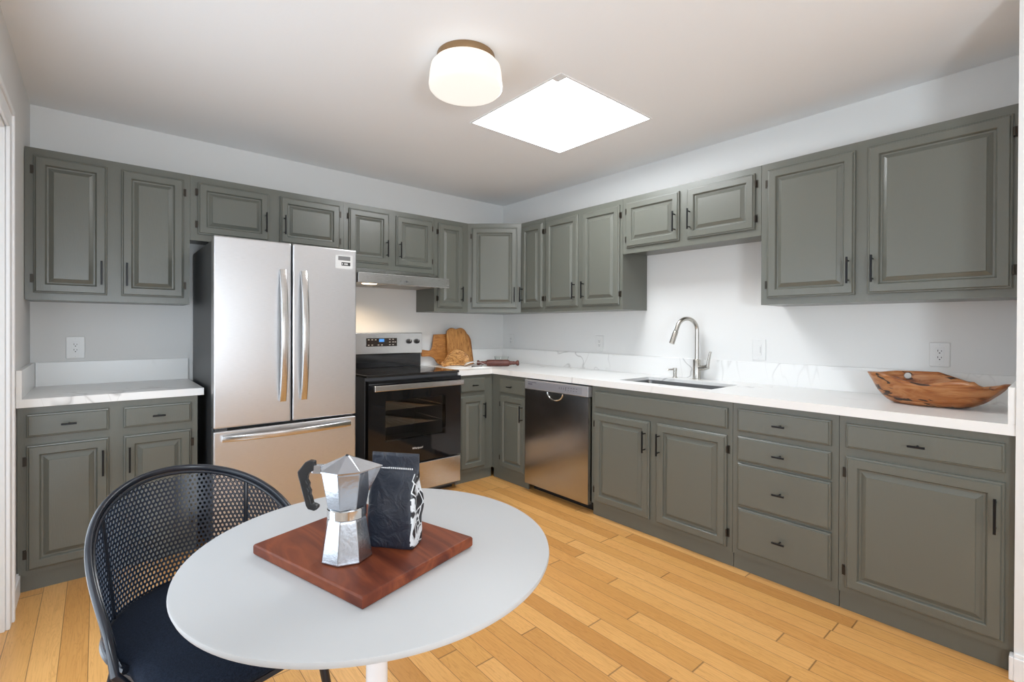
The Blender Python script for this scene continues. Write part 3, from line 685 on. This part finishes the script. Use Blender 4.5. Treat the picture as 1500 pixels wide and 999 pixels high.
pts = [(-.70, .915), (-.45, .915), (-.44, .93), (-.447, 1.02), (-.455, 1.12), (-.465, 1.16), (-.49, 1.195), (-.53, 1.215), (-.60, 1.22), (-.68, 1.20), (-.70, 1.15)]
o = MB(); F = leaning(pts, -.09, -.057, .012, 1.25); o.prism(smooth_outline(pts, 4), 0, .012, F)
rebase(tag(o.build('cutting_board', mat('darker_board', (.28, .11, .03), .45, var=.25, vscale=9, bstretch=(6, 6, 1)), bevel=.003), 'darker board peeking out behind the tall golden board', 'cutting board', 'wooden boards leaning in the corner'), (-.56, -.07, CT1))
# leaf shaped wooden tray standing on edge against the boards
pts = [(-.885, .938), (-.87, .918), (-.83, .917), (-.79, .925), (-.74, .916), (-.68, .915), (-.63, .922), (-.585, .95), (-.575, .99), (-.60, 1.03), (-.64, 1.055), (-.68, 1.062), (-.73, 1.045), (-.78, 1.02), (-.82, .985), (-.85, .962), (-.875, .958)]
o = MB(); po = smooth_outline(pts, 4); cxx = sum(p[0] for p in po)/len(po); czz = sum(p[1] for p in po)/len(po)
F = lambda a, b_, c: Vector((a, -.235+(c-CT1)*.55-b_, c))
sc_ = lambda s_: [(cxx+(p[0]-cxx)*s_, czz+(p[1]-czz)*s_) for p in po]
o.rings([[F(a, d, c) for a, c in sc_(s_)] for s_, d in ((.93, 0), (1, .004), (1, .018), (.96, .022), (.90, .018), (.6, .009))])
rebase(tag(o.build('wooden_tray', OLIVEW, smooth=True), 'leaf-shaped olive wood tray propped in front of the boards', 'tray'), (-.73, -.22, CT1))
o = MB(); ds = [(-.055, 0), (-.03, .018), (.02, .022), (.055, .008), (.06, -.010), (.03, -.022), (-.02, -.02), (-.05, -.012)]
ds = smooth_outline(ds, 4); o.rings([[Vector((-.745+x*s_+y*.3, -.290+y*s_*1.5-x*.4, z)) for x, y in ds] for s_, z in ((.9, .926), (1.25, .930), (1.25, .939), (1.1, .941), (.9, .936))])
rebase(tag(o.build('wooden_dish', OLIVEW, smooth=True), 'small flat wooden dish lying on the open booklet', 'dish'), (-.745, -.29, .926))
bk = thing('open_booklet', 'white booklet lying open on the counter beside the range', 'booklet', (-.72, -.42, CT1))
ub = Vector((.93, -.36, 0)).normalized(); vb = Vector((.36, .93, 0))
def bp_(a, b_, z): return Vector((-.715, -.385, CT1)) + ub*a + vb*b_ + Vector((0, 0, z))
b = MB()
for s_ in (-1, 1):
    top = [[bp_(s_*.205*k/10, y, .001+.012*math.sin(math.pi*min(1, k/10*1.15))**.7*(1-.35*k/10)) for k in range(11)] for y in (-.13, .13)]
    bot = [[p-Vector((0, 0, p.z-CT1-.0004)) for p in r] for r in top]
    b.rings([top[0], top[1]], closed=False); b.rings([bot[0], bot[1]], closed=False); b.rings([top[0], bot[0]], closed=False); b.rings([top[1], bot[1]], closed=False)
    b.rings([[r[-1] for r in top], [r[-1] for r in bot]], closed=False)
b.build('pages', PAPER, bk, smooth=True)
b = MB(); b.rings([[bp_(-.02+.2*k/10, .02+y-.01*k/10, .0145+.03*math.sin(math.pi*k/10)*.9) for k in range(11)] for y in (0, .11)], closed=False)
b.build('lifted_page', PAPER, bk, smooth=True, solid=.001)
b = MB(); b.box(.02, .11, -.085, -.066, .0, .0165, lambda a, b_, c: bp_(a, b_, c)); b.build('printed_photo', mat('page_ink', (.06, .06, .07), .5), bk)

A, B = Vector((-.585, -.345, .0)), Vector((-.283, -.578, 0)); ax = (B-A).normalized(); Lp = (B-A).length
rp = thing('rolling_pin', 'carved dark red wooden rolling pin on the corner of the counter', 'rolling pin', ((A+B)/2+Vector((0, 0, CT1))))
pz = CT1+.0292
def turned(prof, n=24):
    side = Vector((0, 0, 1)); s2 = ax.cross(side)
    return [[A+ax*h+Vector((0, 0, pz))+side*r*math.cos(2*math.pi*k/n)+s2*r*math.sin(2*math.pi*k/n) for k in range(n)] for r, h in prof]
hb = Lp/2
MB().rings(turned([(.018, hb-.105), (.026, hb-.10), (.029, hb-.085), (.0292, hb), (.029, hb+.085), (.026, hb+.10), (.018, hb+.105)])).build('barrel', PINW, rp, smooth=True)
for s_ in (-1, 1):
    q = [(.017, hb+s_*.104), (.019, hb+s_*.115), (.015, hb+s_*.125), (.017, hb+s_*.14), (.014, hb+s_*.155), (.016, hb+s_*.162), (.023, hb+s_*.168), (.025, hb+s_*.178), (.022, hb+s_*.187), (.010, hb+s_*.190)]
    MB().rings(turned(q)).build('handle', PINW, rp, smooth=True)
gb = MB().lathe([(.001, CT1+.003), (.035, CT1+.003), (.055, CT1+.022), (.068, CT1+.068), (.0705, CT1+.068), (.058, CT1+.02), (.038, CT1), (.001, CT1)], (-.20, -.225, 0), 36, cap=(False, False))
rebase(tag(gb.build('glass_bowl', GLASS, smooth=True), 'small clear glass bowl behind the rolling pin', 'bowl'), (-.20, -.225, CT1))

# carved root-wood bowl
RIMZ = [(0, 1.058), (20, 1.057), (40, 1.056), (60, 1.048), (80, 1.050), (100, 1.052), (120, 1.054), (140, 1.050), (160, 1.026), (180, 1.018), (200, 1.041), (218, 1.040), (222, 1.012), (240, 1.014), (256, 1.030), (270, 1.032), (285, 1.028), (300, 1.018), (320, 1.004), (340, 1.029), (360, 1.058)]
def rimz(d):
    d %= 360
    for (a, za), (b_, zb) in zip(RIMZ, RIMZ[1:]):
        if a <= d <= b_: return za+(zb-za)*(d-a)/(b_-a)
BC = Vector((-.29, -3.41, 0)); b = MB(); nA, nR = 90, 12
outer, inner = [], []
for j in range(nR+1):
    t = j/nR; ro, ri = [], []
    for i in range(nA):
        d = 360*i/nA; c, s_ = math.cos(R(d)), math.sin(R(d)); hz = rimz(d)-CT1
        k = .42+.58*t**.8 if t > 0 else .0
        lump = 1+.03*noise.noise(Vector((c*2, s_*2, t*3)))
        x, y = .132*c*k*lump, .246*s_*k*lump
        yb = y+.02*(1-t)*1.0
        ztilt = .0 if t < .99 else 0
        z = hz*(t**1.7)
        if t == 0: x = y = 0; yb = .02
        ro.append(BC+Vector((x, yb, CT1+z+.0005)))
        th = .011
        ki = k-.07 if t > 0 else 0
        xi, yi = .132*c*ki*lump, .246*s_*ki*lump+.02*(1-t)
        zi = z+th if t < 1 else z
        if t == 0: xi, yi = 0, .02
        ri.append(BC+Vector((xi, yi, CT1+.0005+max(zi, th))))
    outer.append(ro); inner.append(ri)
b.rings(outer[1:]+inner[:0:-1], cap=(True, True))
rb = b.build('wooden_bowl', ROOTW, smooth='all')
ct = MB().lathe([(.001, -.05), (.016, -.05), (.013, .05), (.001, .05)], (0, 0, 0), 12, axis='X').build('cutter', BLACK)
ct.data.transform(Matrix.Translation((-.19, -3.30, 1.035))); cut(rb, ct)
rebase(tag(rb, 'carved irregular reddish wooden bowl on the counter by the end wall', 'bowl'), (-.29, -3.41, CT1))

# ------------------------------------------------------------------ round table
TX, TY, TZ, TR = -2.651, -2.749, .740, .409
tb = thing('round_table', 'round white pedestal table in the foreground', 'table', (TX, TY, 0))
MB().lathe([(.001, TZ-.018), (TR-.012, TZ-.018), (TR-.003, TZ-.013), (TR, TZ-.006), (TR-.001, TZ-.001), (TR-.004, TZ), (.001, TZ)], (TX, TY, 0), 128).build('tabletop', TABLEM, tb, smooth=True)
MB().lathe([(.25, 0), (.25, .004), (.22, .010), (.12, .022), (.06, .045), (.035, .09), (.026, .18), (.025, .45), (.026, .66), (.04, .70), (.09, .716), (.09, .7215)], (TX, TY, 0), 64).build('pedestal', TABLEG, tb, smooth='all')

# serving board on the table
def pt(x, y, z=0): return Vector((x, y, z))
c4 = [pt(-2.890, -2.6205), pt(-2.7915, -2.989), pt(-2.4855, -2.9075), pt(-2.589, -2.529)]
b = MB(); ctr = sum(c4, Vector())/4
rings_ = []
for ins, z in ((.004, TZ+.0005), (0, TZ+.004), (0, TZ+.021), (.003, TZ+.025)):
    rings_.append([ctr+(p-ctr)*(1-ins/.2)+Vector((0, 0, z)) for p in c4])
b.rings(rings_)
rebase(tag(b.build('serving_board', DARKWOOD, bevel=.0015), 'thick reddish dark wood serving board on the white round table', 'cutting board'), (ctr.x, ctr.y, TZ))
BZ = TZ+.0252

# moka pot
mk = thing('moka_pot', 'faceted aluminium stovetop moka pot with a black handle on the wooden board', 'moka pot', (-2.7500, -2.8120, BZ))
mo = ORG[mk]; ph = math.atan2(rt.y, rt.x)
b = MB(); b.lathe([(.0535, 0), (.0555, .003), (.0545, .008), (.042, .083), (.040, .088)], mo, 8, phase=ph); b.build('boiler', ALU, mk, bevel=.0015)
MB().lathe([(.0385, .088), (.0405, .089), (.0405, .107), (.038, .109)], mo, 40).build('collar', CHROME, mk, smooth=True)
b = MB(); b.lathe([(.0385, .109), (.042, .112), (.0555, .185), (.0565, .189)], mo, 8, phase=ph, cap=(True, False))
L3 = lambda r_, f_, z: mo+rt*r_+fw*f_+Vector((0, 0, z))
b.build('jug', ALU, mk, bevel=.0012)
b = MB(); tip = L3(.086, 0, .190); v_ = [L3(.0445, -.021, .189), L3(.0435, .021, .189), L3(.046, 0, .135)]
b.rings([[L3(.044, -.018, .1895), L3(.044, .018, .1895), L3(.044, 0, .135)], [L3(.064, -.010, .191), L3(.064, .010, .191), L3(.058, 0, .160)], [L3(.075, -.003, .1935), L3(.075, .003, .1935), L3(.072, 0, .186)]])
b.build('spout', ALU, mk, bevel=.001)
b = MB(); rs = []
for r_, z in ((.0575, .189), (.058, .192), (.005, .2155), (.001, .216)):
    rs.append([mo+Vector((r_*math.cos(ph+k*math.pi/4), r_*math.sin(ph+k*math.pi/4), z)) for k in range(8)])
rs[0][0] = L3(.076, 0, .1935); rs[1][0] = L3(.077, 0, .1955)
b.rings(rs); ld = b.build('lid', ALU, mk)
MB().lathe([(.003, .215), (.004, .217), (.002, .2185), (.001, .2185)], mo, 16).build('lid_knob', BLKPL, ld, smooth=True)
b = MB(); b.box(-.074, -.050, -.007, .007, .178, .196, L3); b.build('hinge', ALU, mk, bevel=.002)
hp = [(-.062, .202), (-.072, .2035), (-.080, .200), (-.0945, .180), (-.0935, .172), (-.078, .108), (-.074, .101), (-.062, .0975), (-.056, .1005), (-.055, .107), (-.060, .110), (-.066, .112), (-.068, .122), (-.071, .130), (-.070, .138), (-.074, .146), (-.073, .154), (-.077, .162), (-.076, .170), (-.072, .178), (-.062, .183)]
b = MB(); hp = [(x*1.10, z*1.01) for x, z in hp]; b.prism(hp, -.008, .008, L3); b.build('handle', mat('black_bakelite', (.015, .015, .016), .35), mk, bevel=.002)

# coffee bag
bu = Vector((.61, -.79, 0)).normalized(); bn = Vector((.79, .61, 0)).normalized()
BO = Vector((-2.666, -2.8425, 0)) + bn*.031       # centre of the bag foot
bg_ = thing('coffee_bag', 'crinkled black coffee bag standing on the wooden board', 'bag', (BO.x, BO.y, BZ))
b = MB(); n_ = 56; rs = []
levels = [(0, .108, .056, 0), (.004, .112, .060, 0), (.02, .113, .061, 0), (.05, .117, .064, 0), (.08, .119, .065, 0), (.11, .116, .060, 0), (.135, .107, .048, 0), (.150, .106, .034, 0), (.160, .110, .020, 0), (.168, .112, .008, .0), (.18, .114, .004, 0), (.206, .114, .0035, 0)]
fine = []
for (a, b2) in zip(levels, levels[1:]):
    for k in range(3): fine.append(tuple(a[i]+(b2[i]-a[i])*k/3 for i in range(4)))
fine.append(levels[-1])
for z, w, d, _ in fine:
    ring = []
    for k in range(n_):
        t = 2*math.pi*k/n_; c, s_ = math.cos(t), math.sin(t); e_ = .35
        x = math.copysign(abs(c)**e_, c)*w/2; y = math.copysign(abs(s_)**e_, s_)*d/2
        am = .004*min(1, d/.04)
        p = Vector((x*30, y*30, z*26)); dx = noise.noise(p)*am*1.2; dyy = noise.noise(p+Vector((9, 0, 0)))*am*1.3
        if abs(c) > .75: dx -= .006*math.sin(min(1, z/.16)*math.pi)*(1-abs(y)/(d/2+1e-6)*1.0)*math.copysign(1, c)*min(1, d/.04)
        ring.append(BO+bu*(x+dx)+bn*(y+dyy)+Vector((0, 0, BZ+z)))
    rs.append(ring)
b.rings(rs)
for f in b.bm.faces:
    c = f.calc_center_median()-BO
    if c.dot(bu) > .0475 and abs(c.dot(bn)) < .0295 and c.z-BZ < .162 and c.z-BZ > .002: f.material_index = 1
bo = b.build('pouch', [BAGM, GUSSET], bg_, smooth='all')
b = MB(); FBg = lambda a, b_, c: BO+bu*a-bn*b_+Vector((0, 0, BZ+c))
for k in range(18):
    a = -.044+.0050*k; b.box(a, a+(.0030 if k > 5 else .0042), .0058, .0064, .171, .1735+.0012*(k > 5), FBg)
b.build('lettering', mat('white_print', (.7, .7, .7), .5), bg_)

# ------------------------------------------------------------------ chair
fa = math.atan2(-.98, .2)
ch = thing('cane_armchair', 'black curved-back cane chair with a dark fabric seat, tucked at the table', 'chair', (-2.9155, -2.2642, 0), -2.9065)
PH = 108.4
def rim_pt(s_):
    ph_ = R(PH*s_); q = math.cos(ph_*90/PH)
    return Vector((.255*math.sin(ph_), -.3167*math.cos(ph_), .465+.3365*max(q, 0)**.533))
def low_pt(s_):
    ph_ = R(PH*s_); return Vector((.228*math.sin(ph_), -.262*math.cos(ph_), .455))
def surf(s_, t):
    a, c = low_pt(s_), rim_pt(s_); p = a.lerp(c, t)
    return p
path = [rim_pt(-1+2*k/80) for k in range(81)]
path = [low_pt(-1)+Vector((0, .02, -.03))]+path+[low_pt(1)+Vector((0, .02, -.03))]
b = MB(); b.sweep(path, rrect(.018, .016, .006, 3), side=(0, 0, 1)); b.build('top_rail', FRAMEM, ch, smooth=True, local=True)
inn = [rim_pt(-.97+1.94*k/80)*1 for k in range(81)]
b = MB(); b.tube([Vector((p.x*.965, p.y*.965, p.z-.012)) for p in inn], .005, 8, side=(0, 0, 1)); b.build('inner_rail', FRAMEM, ch, smooth=True, local=True)
b = MB(); b.tube([low_pt(-1+2*k/60) for k in range(61)], .009, 8, side=(0, 0, 1)); b.build('seat_rail', FRAMEM, ch, smooth=True, local=True)
# woven cane: hexagonal lattice with open holes, wrapped on the curved back
b = MB(); arc = 1.16; pit = .0150
nu = int(arc/pit); cache = {}
def key(p):
    k = (round(p[0], 5), round(p[1], 5))
    if k not in cache: cache[k] = b.v(surf(p[0], p[1]))
    return cache[k]
hgt = .33; rowh = pit*.866; nv = int(hgt/rowh)
for j in range(nv):
    for i in range(nu):
        uu = (i+.5+(.5 if j % 2 else 0))*pit; vv = (j+.5)*rowh
        s_ = -1+2*uu/(arc+.5*pit); 
        cols = abs(s_)
        if abs(s_) > .985: continue
        L_ = (rim_pt(s_)-low_pt(s_)).length
        t = vv/L_
        if t > .985: continue
        out, inr = [], []
        for k in range(6):
            a = R(60*k+30)
            du, dv = math.cos(a), math.sin(a)
            out.append((s_+2*du*pit*.5774/(arc+.5*pit), t+dv*pit*.5774/L_))
            inr.append((s_+2*du*pit*.335/(arc+.5*pit), t+dv*pit*.335/L_))
        ov = [b.v(surf(*q)) for q in out]; iv = [b.v(surf(*q)) for q in inr]
        for k in range(6): b.face([ov[k], ov[(k+1) % 6], iv[(k+1) % 6], iv[k]])
bmesh.ops.remove_doubles(b.bm, verts=b.bm.verts, dist=.0006)
b.build('cane_back', CANE, ch, local=True, solid=.0028)
for s_ in (-.45, .45):
    MB().tube([low_pt(s_)*1.01, surf(s_, .3)*1.01, surf(s_, .6)*1.01, rim_pt(s_)], .0075, 8).build('back_post', FRAMEM, ch, smooth=True, local=True)
# seat cushion
ol = [low_pt(-1+2*k/40) for k in range(41)]; ol = [Vector((p.x*.975, p.y*.975, 0)) for p in ol]
ol += [Vector((.215, .20, 0)), Vector((.205, .27, 0)), Vector((.17, .315, 0)), Vector((.08, .335, 0)), Vector((-.08, .335, 0)), Vector((-.17, .315, 0)), Vector((-.205, .27, 0)), Vector((-.215, .20, 0))]
rs = [[p*k+Vector((0, 0, z)) for p in ol] for k, z in ((.95, .432), (.99, .438), (1, .45), (.99, .466), (.95, .476), (.8, .481), (.5, .483), (.1, .484))]
MB().rings(rs).build('seat', FABRIC, ch, smooth='all', local=True)
rs = [[p*k+Vector((0, 0, z)) for p in ol] for k, z in ((.93, .415), (.97, .418), (.97, .431), (.93, .4315))]
MB().rings(rs).build('seat_frame', FRAMEM, ch, smooth=True, local=True)
for x, y, x2, y2 in ((-.17, .24, -.215, .31), (.17, .24, .215, .31), (-.16, -.14, -.21, -.27), (.16, -.14, .21, -.27)):
    MB().tube([(x, y, .417), (x2, y2, 0)], lambda t: .013-.004*t, 12).build('leg', FRAMEM, ch, smooth=True, local=True)
